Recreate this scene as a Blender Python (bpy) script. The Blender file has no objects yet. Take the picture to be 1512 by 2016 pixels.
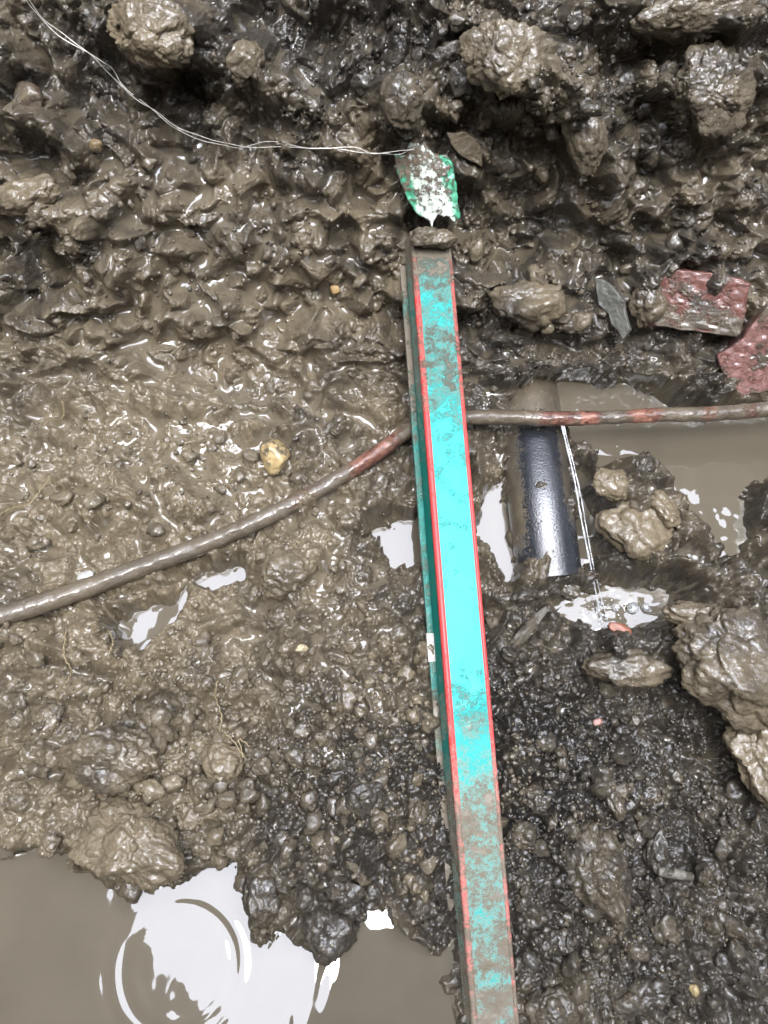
import bpy, math, numpy as np
from mathutils import Vector, noise as mnoise
R = math.radians
rng = np.random.default_rng(7)
scn = bpy.context.scene
COL = scn.collection

# ------------------------------------------------------------------ camera
F = 1467.0                      # focal length in photo pixels (1512 x 2016)
TILT = R(19.0); HC = 0.72
cam = bpy.data.cameras.new('camera'); camo = bpy.data.objects.new('camera', cam); COL.objects.link(camo)
camo.location = (0, 0, HC); camo.rotation_euler = (TILT, 0, 0)
cam.sensor_fit = 'VERTICAL'; cam.sensor_height = 24.0; cam.lens = F/2016*24.0
cam.clip_start = 0.01; cam.clip_end = 100
scn.camera = camo
# ------------------------------------------------------------------ sky and sun (overcast)
w = bpy.data.worlds.new("World"); scn.world = w; w.use_nodes = True
nt = w.node_tree; bg = nt.nodes['Background']
sky = nt.nodes.new('ShaderNodeTexSky'); sky.sky_type = 'NISHITA'; sky.sun_disc = False
SUN_EL, SUN_AZ = R(79), R(165)          # azimuth from +Y towards +X
sky.sun_elevation = SUN_EL; sky.sun_rotation = SUN_AZ
cloud = nt.nodes.new('ShaderNodeMixRGB'); cloud.blend_type = 'MIX'; cloud.inputs[0].default_value = 0.88
cloud.inputs[2].default_value = (19.5, 20.3, 23.0, 1)     # cloud deck over the sky
nt.links.new(sky.outputs[0], cloud.inputs[1]); nt.links.new(cloud.outputs[0], bg.inputs[0])
bg.inputs[1].default_value = 0.15
sun = bpy.data.lights.new('sun', 'SUN'); suno = bpy.data.objects.new('sun', sun); COL.objects.link(suno)
sun.energy = 0.8; sun.angle = R(16); sun.color = (1.0, 0.97, 0.92)
sd = Vector((math.sin(SUN_AZ)*math.cos(SUN_EL), math.cos(SUN_AZ)*math.cos(SUN_EL), math.sin(SUN_EL)))
suno.rotation_euler = sd.to_track_quat('Z', 'Y').to_euler()
scn.view_settings.view_transform = 'Standard'; scn.view_settings.look = 'None'
scn.view_settings.gamma = 1.0; scn.view_settings.use_curve_mapping = False
scn.view_settings.exposure = 1.9
try:
    scn.cycles.use_denoising = True
    scn.cycles.max_bounces = 8; scn.cycles.diffuse_bounces = 3; scn.cycles.glossy_bounces = 4
    scn.cycles.transmission_bounces = 8
except Exception: pass

# ------------------------------------------------------------------ helpers
ct, st = math.cos(TILT), math.sin(TILT)
def ray(px, py, Z):
    """the place seen at photo pixel (px,py) at depth Z metres along the view axis"""
    a = (px-756)/F*Z; b = (1008-py)/F*Z
    return Vector((a, st*Z + ct*b, HC - ct*Z + st*b))
def project(X, Y, Zc):
    dy = Y; dz = Zc - HC
    depth = st*dy - ct*dz
    b = ct*dy + st*dz
    d = np.maximum(depth, 0.02)
    return 756 + F*X/d, 1008 - F*b/d, depth

def tag(o, label=None, cat=None, group=None, kind=None):
    if label: o['label'] = label
    if cat: o['category'] = cat
    if group: o['group'] = group
    if kind: o['kind'] = kind
    return o
def mesh_obj(name, V, Fc, mat=None, parent=None, smooth=True, attrs=None):
    me = bpy.data.meshes.new(name)
    V = np.asarray(V, dtype=np.float32)
    if isinstance(Fc, np.ndarray):
        n, k = Fc.shape
        me.vertices.add(len(V)); me.vertices.foreach_set('co', V.ravel())
        me.loops.add(n*k); me.loops.foreach_set('vertex_index', Fc.astype(np.int32).ravel())
        me.polygons.add(n); me.polygons.foreach_set('loop_start', np.arange(0, n*k, k, dtype=np.int32))
        me.update(calc_edges=True)
    else:
        me.from_pydata([tuple(v) for v in V.tolist()], [], Fc); me.update()
    if smooth: me.polygons.foreach_set('use_smooth', np.ones(len(me.polygons), dtype=bool))
    for k_, arr in (attrs or {}).items():
        at = me.attributes.new(k_, 'FLOAT', 'POINT'); at.data.foreach_set('value', np.asarray(arr, dtype=np.float32))
    if mat: me.materials.append(mat)
    o = bpy.data.objects.new(name, me); COL.objects.link(o)
    if parent: o.parent = parent
    return o
def empty(name, loc):
    o = bpy.data.objects.new(name, None); o.location = loc; o.empty_display_size = 0.02; COL.objects.link(o); return o
def reparent(o, p):
    """part built in world coordinates -> child of p"""
    o.parent = p; o.matrix_parent_inverse = p.matrix_basis.inverted() if False else o.matrix_parent_inverse
    me = o.data
    co = np.empty(len(me.vertices)*3, dtype=np.float32); me.vertices.foreach_get('co', co)
    co = co.reshape(-1, 3) - np.array(p.location, dtype=np.float32)
    me.vertices.foreach_set('co', co.ravel()); me.update(); return o

# numpy gradient noise -------------------------------------------------
_perm = np.random.default_rng(3).permutation(512).astype(np.int32)
_perm = np.concatenate([_perm, _perm, _perm])
_ang = np.random.default_rng(5).random(512)*2*np.pi
_gx, _gy = np.cos(_ang).astype(np.float32), np.sin(_ang).astype(np.float32)
def pn(x, y, seed=0):
    x = x + seed*17.31; y = y - seed*9.73
    xi = np.floor(x).astype(np.int32); yi = np.floor(y).astype(np.int32)
    xf = (x-xi).astype(np.float32); yf = (y-yi).astype(np.float32)
    xi &= 511; yi &= 511
    u = xf*xf*xf*(xf*(xf*6-15)+10); v = yf*yf*yf*(yf*(yf*6-15)+10)
    def g(a, b, dx, dy):
        h = _perm[_perm[(a & 511)] + (b & 511)] & 511
        return _gx[h]*dx + _gy[h]*dy
    n00 = g(xi, yi, xf, yf); n10 = g(xi+1, yi, xf-1, yf)
    n01 = g(xi, yi+1, xf, yf-1); n11 = g(xi+1, yi+1, xf-1, yf-1)
    a = n00 + u*(n10-n00); b = n01 + u*(n11-n01)
    return (a + v*(b-a))*1.4
def sstep(a, b, x):
    t = np.clip((x-a)/(b-a), 0, 1); return t*t*(3-2*t)

# ------------------------------------------------------------------ materials
def newmat(name):
    m = bpy.data.materials.new(name); m.use_nodes = True
    n = m.node_tree.nodes; l = m.node_tree.links
    return m, n, l, n['Principled BSDF']
def N(n, t, **kw):
    x = n.new(t)
    for k, v in kw.items(): setattr(x, k, v)
    return x
def noise_node(n, l, scale, detail=4, rough=0.6, coord=None):
    t = N(n, 'ShaderNodeTexNoise'); t.inputs['Scale'].default_value = scale
    t.inputs['Detail'].default_value = detail; t.inputs['Roughness'].default_value = rough
    if coord is not None: l.new(coord, t.inputs['Vector'])
    return t
def ramp(n, l, src, p0, p1, c0=(0, 0, 0, 1), c1=(1, 1, 1, 1)):
    r = N(n, 'ShaderNodeValToRGB'); e = r.color_ramp.elements
    e[0].position = p0; e[1].position = p1; e[0].color = c0; e[1].color = c1
    l.new(src, r.inputs[0]); return r
def mix(n, l, fac, a, b, mode='MIX'):
    m = N(n, 'ShaderNodeMixRGB', blend_type=mode)
    for i, s in enumerate((fac, a, b)):
        if hasattr(s, 'is_output'): l.new(s, m.inputs[i])
        elif isinstance(s, (int, float)): m.inputs[i].default_value = s
        else: m.inputs[i].default_value = (*s, 1)
    return m.outputs[0]
def attr(n, name):
    a = N(n, 'ShaderNodeAttribute'); a.attribute_name = name; return a.outputs['Fac']
def math_(n, l, op, a, b=0.0, clamp=False):
    m = N(n, 'ShaderNodeMath', operation=op); m.use_clamp = clamp
    for i, s in enumerate((a, b)):
        if hasattr(s, 'is_output'): l.new(s, m.inputs[i])
        else: m.inputs[i].default_value = s
    return m.outputs[0]
def bump(n, l, h, dist, strength=1.0, prev=None):
    b = N(n, 'ShaderNodeBump'); b.inputs['Distance'].default_value = dist; b.inputs['Strength'].default_value = strength
    l.new(h, b.inputs['Height'])
    if prev is not None: l.new(prev, b.inputs['Normal'])
    return b.outputs[0]

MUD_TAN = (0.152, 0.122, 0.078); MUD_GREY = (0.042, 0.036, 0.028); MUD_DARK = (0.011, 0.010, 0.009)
def mud_nodes(n, l, use_attrs=False, tone=0.5, local=False):
    """returns colour, roughness, bump normal, wet bump normal of wet clayey soil"""
    if local:
        tc = N(n, 'ShaderNodeTexCoord').outputs['Object']
    else:
        tc = N(n, 'ShaderNodeNewGeometry').outputs['Position']
    n1 = noise_node(n, l, 14, 6, 0.65, tc); n2 = noise_node(n, l, 90, 5, 0.7, tc); n3 = noise_node(n, l, 620, 3, 0.6, tc)
    warm = attr(n, 'warm') if use_attrs else tone
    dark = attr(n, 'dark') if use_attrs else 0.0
    f1 = math_(n, l, 'ADD', ramp(n, l, n1.outputs[0], 0.35, 0.68).outputs[0], math_(n, l, 'SUBTRACT', math_(n, l, 'MULTIPLY', warm, 1.5), 0.75), True)
    c = mix(n, l, f1, MUD_GREY, MUD_TAN)
    c = mix(n, l, math_(n, l, 'MULTIPLY', ramp(n, l, n2.outputs[0], 0.52, 0.72).outputs[0], 0.5), c, (0.175, 0.145, 0.100))
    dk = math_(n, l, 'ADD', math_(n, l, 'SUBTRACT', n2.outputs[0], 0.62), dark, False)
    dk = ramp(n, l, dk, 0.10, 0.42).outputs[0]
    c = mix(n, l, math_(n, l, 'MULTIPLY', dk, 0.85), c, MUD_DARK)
    # sand grains
    vo = N(n, 'ShaderNodeTexVoronoi'); vo.inputs['Scale'].default_value = 420; l.new(tc, vo.inputs['Vector'])
    rnd = N(n, 'ShaderNodeSeparateColor'); l.new(vo.outputs['Color'], rnd.inputs[0])
    gsel = ramp(n, l, rnd.outputs[0], 0.90, 0.93).outputs[0]
    gd = ramp(n, l, vo.outputs['Distance'], 0.22, 0.40, (1, 1, 1, 1), (0, 0, 0, 1)).outputs[0]
    grain = math_(n, l, 'MULTIPLY', gsel, gd)
    gcol = mix(n, l, rnd.outputs[1], (0.42, 0.33, 0.20), (0.10, 0.09, 0.08))
    wet = attr(n, 'wet') if use_attrs else 0.0
    grain = math_(n, l, 'MULTIPLY', grain, math_(n, l, 'SUBTRACT', 0.8, wet, True))
    c = mix(n, l, grain, c, gcol)
    if use_attrs:
        c = mix(n, l, math_(n, l, 'MULTIPLY', wet, 0.55), c, (0.110, 0.092, 0.064))
    # gloss: film thickness varies
    n4 = noise_node(n, l, 55, 4, 0.6, tc)
    rg = ramp(n, l, n4.outputs[0], 0.40, 0.66, (0.30, 0.30, 0.30, 1), (0.60, 0.60, 0.60, 1)).outputs[0]
    if use_attrs: rg = mix(n, l, wet, rg, (0.06, 0.06, 0.06))
    # relief
    hb = math_(n, l, 'ADD', math_(n, l, 'MULTIPLY', n3.outputs[0], 0.6), math_(n, l, 'MULTIPLY', grain, 0.7))
    n5 = noise_node(n, l, 260, 4, 0.65, tc)
    strength_fine = math_(n, l, 'SUBTRACT', 1.0, wet, True) if use_attrs else 1.0
    b1 = N(n, 'ShaderNodeBump'); b1.inputs['Distance'].default_value = 0.0030; l.new(n5.outputs[0], b1.inputs['Height'])
    b2 = N(n, 'ShaderNodeBump'); b2.inputs['Distance'].default_value = 0.0010; l.new(hb, b2.inputs['Height']); l.new(b1.outputs[0], b2.inputs['Normal'])
    if use_attrs:
        l.new(math_(n, l, 'MULTIPLY', strength_fine, 0.8), b1.inputs['Strength']); l.new(math_(n, l, 'MULTIPLY', strength_fine, 0.9), b2.inputs['Strength'])
    else:
        b1.inputs['Strength'].default_value = 0.8; b2.inputs['Strength'].default_value = 0.9
    b3 = N(n, 'ShaderNodeBump'); b3.inputs['Distance'].default_value = 0.0012; l.new(noise_node(n, l, 230, 4, 0.6, tc).outputs[0], b3.inputs['Height'])
    if use_attrs: l.new(math_(n, l, 'MULTIPLY', strength_fine, 0.8), b3.inputs['Strength'])
    else: b3.inputs['Strength'].default_value = 0.8
    return c, rg, b2.outputs[0], b3.outputs[0]
def mud_mat(name, use_attrs=False, tone=0.5, local=False):
    m, n, l, p = newmat(name)
    c, rg, nb, wb = mud_nodes(n, l, use_attrs, tone, local)
    l.new(c, p.inputs['Base Color']); l.new(rg, p.inputs['Roughness']); l.new(nb, p.inputs['Normal'])
    p.inputs['IOR'].default_value = 1.45; p.inputs['Specular IOR Level'].default_value = 0.2
    tcw = N(n, 'ShaderNodeNewGeometry').outputs['Position']; nw = noise_node(n, l, 240, 5, 0.75, tcw)
    l.new(ramp(n, l, math_(n, l, 'ADD', nw.outputs[0], math_(n, l, 'MULTIPLY', attr(n, 'wet'), 0.5) if use_attrs else 0.0), 0.42, 0.62, (.10, .10, .10, 1)).outputs[0], p.inputs['Coat Weight']); p.inputs['Coat Roughness'].default_value = 0.03; p.inputs['Coat IOR'].default_value = 1.66
    l.new(wb, p.inputs['Coat Normal'])
    return m
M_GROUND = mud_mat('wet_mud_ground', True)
M_CLOD = mud_mat('wet_mud_clod', False, 0.55)
M_CLOD_DARK = mud_mat('wet_mud_clod_dark', False, 0.25)
M_CLOD_TAN = mud_mat('wet_mud_clod_tan', False, 0.85)

def water_mat():
    m, n, l, p = newmat('muddy_water')
    tc = N(n, 'ShaderNodeNewGeometry').outputs['Position']
    n1 = noise_node(n, l, 9, 4, 0.6, tc)
    c = mix(n, l, ramp(n, l, n1.outputs[0], 0.35, 0.7).outputs[0], (0.088, 0.075, 0.054), (0.108, 0.093, 0.067))
    l.new(c, p.inputs['Base Color']); p.inputs['Roughness'].default_value = 0.015
    p.inputs['IOR'].default_value = 1.5; p.inputs['Specular IOR Level'].default_value = 0.75
    return m
M_WATER = water_mat()

def simple(name, col, rough=0.5, spec=0.5, noise_amt=0.3, scale=300, bumpd=0.0006, col2=None, coat=0.0, metal=0.0, mud=0.0, mudscale=60):
    m, n, l, p = newmat(name)
    tc = N(n, 'ShaderNodeNewGeometry').outputs['Position']
    n1 = noise_node(n, l, scale, 5, 0.65, tc)
    c2 = col2 or tuple(x*(1-noise_amt) for x in col)
    c = mix(n, l, ramp(n, l, n1.outputs[0], 0.35, 0.65).outputs[0], c2, col)
    p.inputs['Roughness'].default_value = rough
    if mud > 0:
        mc, mr, mb, _ = mud_nodes(n, l, False, 0.5)
        nm = noise_node(n, l, mudscale, 6, 0.7, tc)
        mf = ramp(n, l, nm.outputs[0], 0.66-mud*0.35, 0.74-mud*0.35).outputs[0]
        c = mix(n, l, mf, c, mc)
        r = mix(n, l, mf, (rough,)*3, (0.3, 0.3, 0.3)); l.new(r, p.inputs['Roughness'])
        h = math_(n, l, 'ADD', math_(n, l, 'MULTIPLY', mf, 0.8), n1.outputs[0])
    else: h = n1.outputs[0]
    l.new(c, p.inputs['Base Color'])
    l.new(bump(n, l, h, bumpd), p.inputs['Normal'])
    p.inputs['Specular IOR Level'].default_value = spec; p.inputs['Coat Weight'].default_value = coat
    p.inputs['Coat Roughness'].default_value = 0.06; p.inputs['Metallic'].default_value = metal
    return m

# ------------------------------------------------------------------ the ground: pit floor and bank, plus unseen walls added to block sky
# profile of the pit along s (arc length), s=0 at the foot of the bank
ds = 0.002
s_all = np.arange(-3.2, 3.6, ds)
FOOT_Y = 0.375
def slope(s):
    a = R(47)*sstep(-0.03, 0.10, s) + R(30)*sstep(0.46, 0.56, s) - R(77)*sstep(1.80, 1.9, s)
    b = -R(76)*(1-sstep(-1.0, -0.80, s)) + R(76)*(1-sstep(-2.65, -2.5, s))
    return a + b
sl = slope(s_all); yy = np.cumsum(np.cos(sl))*ds; zz = np.cumsum(np.sin(sl))*ds
i0 = int(np.argmin(np.abs(s_all)))
yy = yy-yy[i0]+FOOT_Y; zz = zz-zz[i0]
def prof(s): return np.interp(s, s_all, yy), np.interp(s, s_all, zz), np.interp(s, s_all, sl)
FLOOR = 0.017
NU, NV = 800, 1060
S0, S1 = -0.60, 0.44
def grow(n, d0, total):
    lo, hi = 1.0001, 2.0
    for _ in range(60):
        k = (lo+hi)/2
        if d0*(k**n-1)/(k-1) > total: hi = k
        else: lo = k
    return np.cumsum(d0*k**np.arange(n))
dsv = (S1-S0)/(NV-1)
up = S1 + grow(80, dsv, 3.0); dn = S0 - grow(70, dsv, 2.5)
sv = np.concatenate([dn[::-1], np.linspace(S0, S1, NV), up])
g = grow(80, 2/(NU-1), 4.6)
uu = np.concatenate([-(1+g)[::-1], np.linspace(-1, 1, NU), 1+g])
OU, OV = 80, 70
# half width of the detailed strip follows the widening view
def halfw(s):
    y, z, _ = prof(s)
    depth = st*y - ct*(z-HC)
    return np.interp(s, [S0, S1], [1, 1])*np.clip(depth, 0.60, 0.80)*(790/F)
hw = halfw(sv)
k9 = np.ones(61)/61; hw = np.convolve(np.pad(hw, 30, mode='edge'), k9, 'valid')
U, S = np.meshgrid(uu, sv)
X = (U*hw[:, None]).astype(np.float64)
Yb, Zb, SL = prof(S)
side = np.where(X < 0, np.maximum(-X-0.62, 0), np.maximum(X-0.74, 0)); Zs = side*np.where(X < 0, 5.2, 3.6)*sstep(0, 0.22, side)  # unseen side walls, the left one raised to block sky in reflections
backd = np.maximum(-Yb-(0.32+0.54*sstep(-0.13, -0.27, X)), 0); Zs = Zs + 9*backd*sstep(0, .03, backd)  # unseen spur added behind the camera to darken the puddle's reflection
PX, PY, DP = project(X, Yb, Zb)
top = np.where(X < 0, 1.62+1.3*sstep(-.5, -.7, X), 1.62)*np.ones(X.shape); top = np.maximum(top, 2.4*(backd > 0))
Zb = np.where(Zs > 0, np.minimum(Zb+Zs, np.maximum(top, Zb)), Zb)
a, b = X, S      # noise domain
print('grid', X.shape)

def blob(px, py, rx, ry, ang=0, p=2.0):
    c, s_ = math.cos(R(ang)), math.sin(R(ang))
    dx, dy = PX-px, PY-py
    q = ((dx*c+dy*s_)/rx)**2 + ((-dx*s_+dy*c)/ry)**2
    return np.exp(-q**(p/2)*0.7)
def poly_mask(pts, soft=14.0):
    """signed-distance style soft mask of a polygon in photo pixels"""
    pts = np.array(pts, float); inside = np.zeros(PX.shape, bool); dmin = np.full(PX.shape, 1e9)
    bb = (PX > pts[:, 0].min()-80) & (PX < pts[:, 0].max()+80) & (PY > pts[:, 1].min()-80) & (PY < pts[:, 1].max()+80)
    x, y = PX[bb] + 16*pn(a[bb]*45, b[bb]*45, 31) + 7*pn(a[bb]*150, b[bb]*150, 35), PY[bb] + 16*pn(a[bb]*45, b[bb]*45, 32) + 7*pn(a[bb]*150, b[bb]*150, 36)
    ins = np.zeros(x.shape, bool); dm = np.full(x.shape, 1e9)
    for i in range(len(pts)):
        x1, y1 = pts[i]; x2, y2 = pts[(i+1) % len(pts)]
        cond = ((y1 > y) != (y2 > y)) & (x < (x2-x1)*(y-y1)/(y2-y1+1e-9)+x1); ins ^= cond
        t = np.clip(((x-x1)*(x2-x1)+(y-y1)*(y2-y1))/((x2-x1)**2+(y2-y1)**2), 0, 1)
        dm = np.minimum(dm, np.hypot(x-x1-t*(x2-x1), y-y1-t*(y2-y1)))
    sd_ = np.where(ins, dm, -dm)
    out = np.zeros(PX.shape); out[bb] = sstep(-soft, soft, sd_); return out

POOL_A = [(-200, 1640), (60, 1668), (130, 1690), (190, 1730), (250, 1752), (330, 1742), (400, 1712), (462, 1690), (478, 1770), (505, 1835), (560, 1832), (590, 1870), (640, 1850), (690, 1795), (760, 1790), (800, 1850), (862, 1870), (890, 1960), (900, 2150), (-200, 2150)]
POOL_B = [(1010, 762), (1090, 740), (1250, 748), (1350, 800), (1400, 810), (1560, 800), (1560, 940), (1475, 950), (1482, 1060), (1440, 1125), (1395, 1120), (1375, 1060), (1320, 985), (1300, 940), (1240, 900), (1180, 930), (1150, 900), (1120, 850), (1000, 800)]
POOL_C = [(935, 1000), (975, 940), (990, 900), (1002, 1000), (1020, 1130), (1000, 1165), (975, 1090), (940, 1060)]
POOL_D = [(690, 1070), (735, 1035), (800, 1020), (838, 1005), (850, 1090), (800, 1118), (770, 1122), (742, 1085)]
POOL_E = [(215, 1215), (330, 1180), (390, 1120), (480, 1105), (478, 1150), (395, 1160), (362, 1180), (345, 1235), (300, 1275), (255, 1300), (235, 1270)]
POOL_F = [(270, 920), (330, 860), (420, 850), (480, 870), (500, 920), (470, 1000), (400, 990), (350, 940), (290, 960)]
POOL_H = [(1085, 1185), (1130, 1160), (1200, 1150), (1290, 1145), (1345, 1170), (1310, 1225), (1240, 1255), (1160, 1245), (1110, 1222)]
POOL_I = [(1140, 930), (1170, 990), (1190, 1060), (1160, 1130), (1135, 1110), (1125, 1000)]
mA, mB, mC, mD, mE, mF, mH, mI = [poly_mask(q, 30.0 if q is POOL_H else 14.0) for q in (POOL_A, POOL_B, POOL_C, POOL_D, POOL_E, POOL_F, POOL_H, POOL_I)]
pools = np.clip(mA+mB+mC+mD+mE+mH+mI, 0, 1)

# large relief (photo px, py, rx, ry, angle, height in metres along the surface normal)
BL = [
 (310, 60, 125, 70, 8, .040, 4), (470, 130, 80, 60, 20, .020, 2), (180, 195, 150, 28, 12, -.022, 2), (420, 190, 130, 24, 18, -.020, 2),
 (130, 60, 90, 70, 0, -.018, 2), (570, 70, 60, 60, 0, -.010, 2), (560, 180, 90, 60, 35, .016, 2),
 (1000, 130, 150, 100, 25, .034, 3), (1090, 210, 110, 90, 60, .020, 2), (1170, 270, 45, 95, -25, .026, 3), (1010, 275, 70, 22, 20, -.026, 2),
 (1190, 150, 35, 60, 0, -.030, 2), (1235, 165, 60, 45, 0, .020, 3), (1400, 180, 100, 80, 30, .030, 3), (1340, 40, 190, 40, 5, .034, 3), (1300, 105, 170, 16, -8, -.02, 2),
 (1260, 320, 50, 90, -10, -.016, 2), (1400, 330, 120, 60, 0, .010, 2), (700, 60, 70, 50, 0, -.020, 2), (790, 205, 62, 60, 0, .030, 3), (660, 180, 60, 40, 0, -.010, 2),
 (60, 300, 80, 34, 25, -.034, 2), (20, 470, 90, 90, 0, -.028, 2), (60, 640, 80, 70, 0, .012, 2), (40, 380, 70, 30, 10, .018, 2),
 (150, 420, 95, 34, 15, .016, 3), (110, 500, 22, 90, -12, -.016, 2), (210, 480, 110, 70, 20, .016, 2), (350, 430, 130, 40, 18, .006, 2),
 (430, 640, 120, 60, 20, .014, 2), (440, 735, 110, 44, 12, -.026, 2), (600, 590, 80, 36, 15, -.014, 2), (330, 800, 120, 44, 10, .010, 2),
 (180, 760, 100, 30, 10, -.012, 2), (560, 480, 120, 60, 0, .008, 2), (660, 700, 80, 60, 0, .012, 2), (690, 480, 60, 40, 0, -.014, 2),
 (760, 620, 60, 90, 0, -.006, 2), (1010, 470, 90, 34, -12, -.022, 2), (930, 420, 60, 30, 0, -.012, 2), (1040, 590, 100, 55, 5, .020, 3), (1000, 690, 120, 40, 0, .012, 2),
 (1230, 520, 90, 40, 0, -.008, 2), (1250, 690, 150, 34, 6, -.016, 2), (1180, 700, 60, 30, 0, .008, 2), (1340, 740, 50, 50, 0, .014, 2), (1400, 470, 120, 50, 0, .010, 2),
 (560, 800, 90, 40, 0, -.006, 2), (700, 830, 80, 40, -20, .010, 2),
 (1055, 880, 90, 170, 4, -.008, 2), (1040, 752, 60, 22, 0, .018, 3),
 (1200, 960, 50, 60, 0, .014, 2), (1245, 1030, 75, 62, 35, .026, 3), (1300, 1000, 35, 50, -30, .020, 2), (1345, 1085, 24, 45, -40, .018, 2), (1330, 1010, 16, 60, -38, -.016, 2), (1290, 900, 30, 30, 0, .010, 2),
 (1440, 1290, 150, 105, 35, .045, 2), (1500, 1440, 95, 140, -30, .045, 2), (1340, 1430, 60, 130, -48, -.046, 2), (1230, 1310, 90, 36, 5, .022, 3), (1400, 1190, 150, 30, -14, .016, 2),
 (1070, 1300, 80, 50, 0, .010, 2), (1050, 1400, 80, 50, 0, -.014, 2), (1200, 1480, 120, 80, 0, -.010, 2), (1330, 1620, 130, 90, 0, -.010, 2),
 (130, 1000, 150, 55, -6, .014, 2), (300, 1010, 110, 40, 0, .014, 2), (110, 1075, 120, 24, -8, -.018, 2), (300, 1100, 60, 20, 0, -.010, 2),
 (120, 1260, 150, 34, 4, .018, 3), (320, 1330, 110, 50, 15, .018, 3), (250, 1390, 130, 18, 0, -.018, 2), (80, 1350, 120, 16, 0, -.018, 2),
 (640, 1260, 120, 80, 10, .016, 2), (560, 1130, 60, 60, 0, .018, 3), (700, 1390, 120, 60, 0, .010, 2), (500, 1230, 60, 50, 0, -.012, 2), (760, 1200, 60, 50, 0, .006, 2),
 (440, 1580, 120, 60, 0, .002, 2), (600, 1600, 50, 60, 30, -.016, 2), (150, 1590, 130, 40, 0, .012, 2), (760, 1650, 100, 60, 0, .008, 2), (830, 1760, 60, 70, 0, .010, 2),
 (1010, 1150, 70, 34, 0, .004, 2), (1190, 1130, 70, 40, 0, .004, 2), (1180, 1720, 140, 110, 10, .006, 2), (1180, 1880, 310, 330, 0, -.034, 4), (890, 1640, 60, 340, 4, -.022, 3), (970, 1960, 70, 160, 4, -.016, 3), (855, 1150, 40, 200, 4, -.008, 2),
]
H = np.zeros(X.shape)
for (px, py, rx, ry, an, h, p) in BL: H += h*(1.35 if py < 760 else 1.0)*blob(px, py, rx, ry, an, p)
outd = np.maximum(np.maximum((np.abs(U)-1)*0.42, 0), np.maximum(np.maximum(S-S1, S0-S), 0)); inner = 1-sstep(0.02, 0.16, outd); inner_m = 1-sstep(0.08, 0.5, outd)
# warp + layered noise: rounded lumps with creases
wx = a + 0.006*pn(a*28, b*28, 1) + 0.0016*pn(a*75, b*75, 2); wy = b + 0.006*pn(a*28, b*28, 3) + 0.0016*pn(a*75, b*75, 4)
H += 0.012*pn(a*7, b*7, 5)
bil = lambda f, sd_: np.abs(pn(wx*f, wy*f, sd_))
bank = sstep(0.0, 0.10, S)
crumb = np.clip(0.55 + 0.5*blob(1200, 1650, 330, 380) + 0.35*blob(500, 1500, 420, 200) + 0.2*blob(1000, 100, 500, 200) - 0.25*blob(400, 560, 300, 200), 0.25, 1.15)
w2x = a + 0.010*pn(a*22, b*22, 61); w2y = b + 0.010*pn(a*22, b*22, 62)
cel = np.abs(pn(w2x*13, w2y*17, 63)) - 0.5*np.abs(pn(w2x*26, w2y*30, 64))
H += (0.026+0.008*bank)*(bil(16, 6)-0.25) + (0.022+0.006*bank)*(bil(34, 7)-0.25)*inner_m
H += (0.020+0.012*bank)*inner_m*(np.clip(cel*5, -1, 1)*0.5)*(1-0.5*blob(420, 900, 330, 130, -10))
mod = 0.6 + 0.8*pn(a*11, b*11, 8)
H += inner*crumb*(0.0110*(bil(70, 9)-0.25) + np.clip(mod, 0.15, 1.3)*0.0078*(bil(145, 10)-0.25))
H += inner*crumb*np.clip(mod, 0.2, 1.2)*0.0042*(bil(310, 11)-0.25)
# pools: the mud drops below the water
lvl = -0.010
H = H*(1-0.75*pools) + pools*(-0.030) + (1-pools)*FLOOR*(1-bank)
# the flat floor never dips under the water outside the pools, except in small hollows
floor_reg = (1-bank)*(1-pools)
H = np.where((floor_reg > 0.3) & (H < 0.002), 0.002 + (H-0.002)*0.45, H)

# stamped lumps and stones
du = uu[OU+1]-uu[OU]
def box(A, r):
    def f(M, ax):
        c = np.cumsum(np.pad(M, [(r+1, r) if i == ax else (0, 0) for i in range(2)], mode='edge'), axis=ax)
        n_ = 2*r+1
        return (np.take(c, range(n_, c.shape[ax]), axis=ax) - np.take(c, range(0, c.shape[ax]-n_), axis=ax))/n_
    return f(f(A, 0), 1)
Hs = box(H, 5); IR = pn(a*190, b*190, 33) + 0.6*pn(a*420, b*420, 34)
n_st = 19000
ui = rng.integers(OU+5, OU+NU-5, n_st); vi = rng.integers(OV+5, OV+NV-5, n_st)
rad = 0.0016*(rng.random(n_st)**-0.55); rad = np.clip(rad, 0.0016, 0.012)
rad[:420] = 0.006+0.010*rng.random(420)**1.6
order = np.argsort(rad)[::-1]
for k in order:
    i, j, r = vi[k], ui[k], rad[k]
    cr = crumb[i, j]
    if rng.random() > cr*cr*1.1+0.05 or (pools[i, j] > 0.2 and rng.random() > 0.04): continue
    wi = int(r*1.5/dsv)+2; wj = int(r*1.5/(du*hw[i]))+2
    sl_ = (slice(max(i-wi, 0), i+wi+1), slice(max(j-wj, 0), j+wj+1))
    dx = wx[sl_]-wx[i, j]; dy = wy[sl_]-wy[i, j]
    th = rng.random()*3.14; c, s_ = math.cos(th), math.sin(th); el = 0.65+0.35*rng.random()
    d2 = ((dx*c+dy*s_)/r)**2 + ((-dx*s_+dy*c)/(r*el))**2
    d2 = d2*(1+0.55*IR[sl_])+0.12*IR[sl_]; pw = 0.42+0.5*rng.random()
    dome = Hs[i, j] + r*(np.clip(1-d2, 0, 1)**pw*(0.9+0.5*rng.random()) - 0.25)
    sub = H[sl_]; H[sl_] = np.where(d2 < 1, np.maximum(sub, dome), sub)

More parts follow.
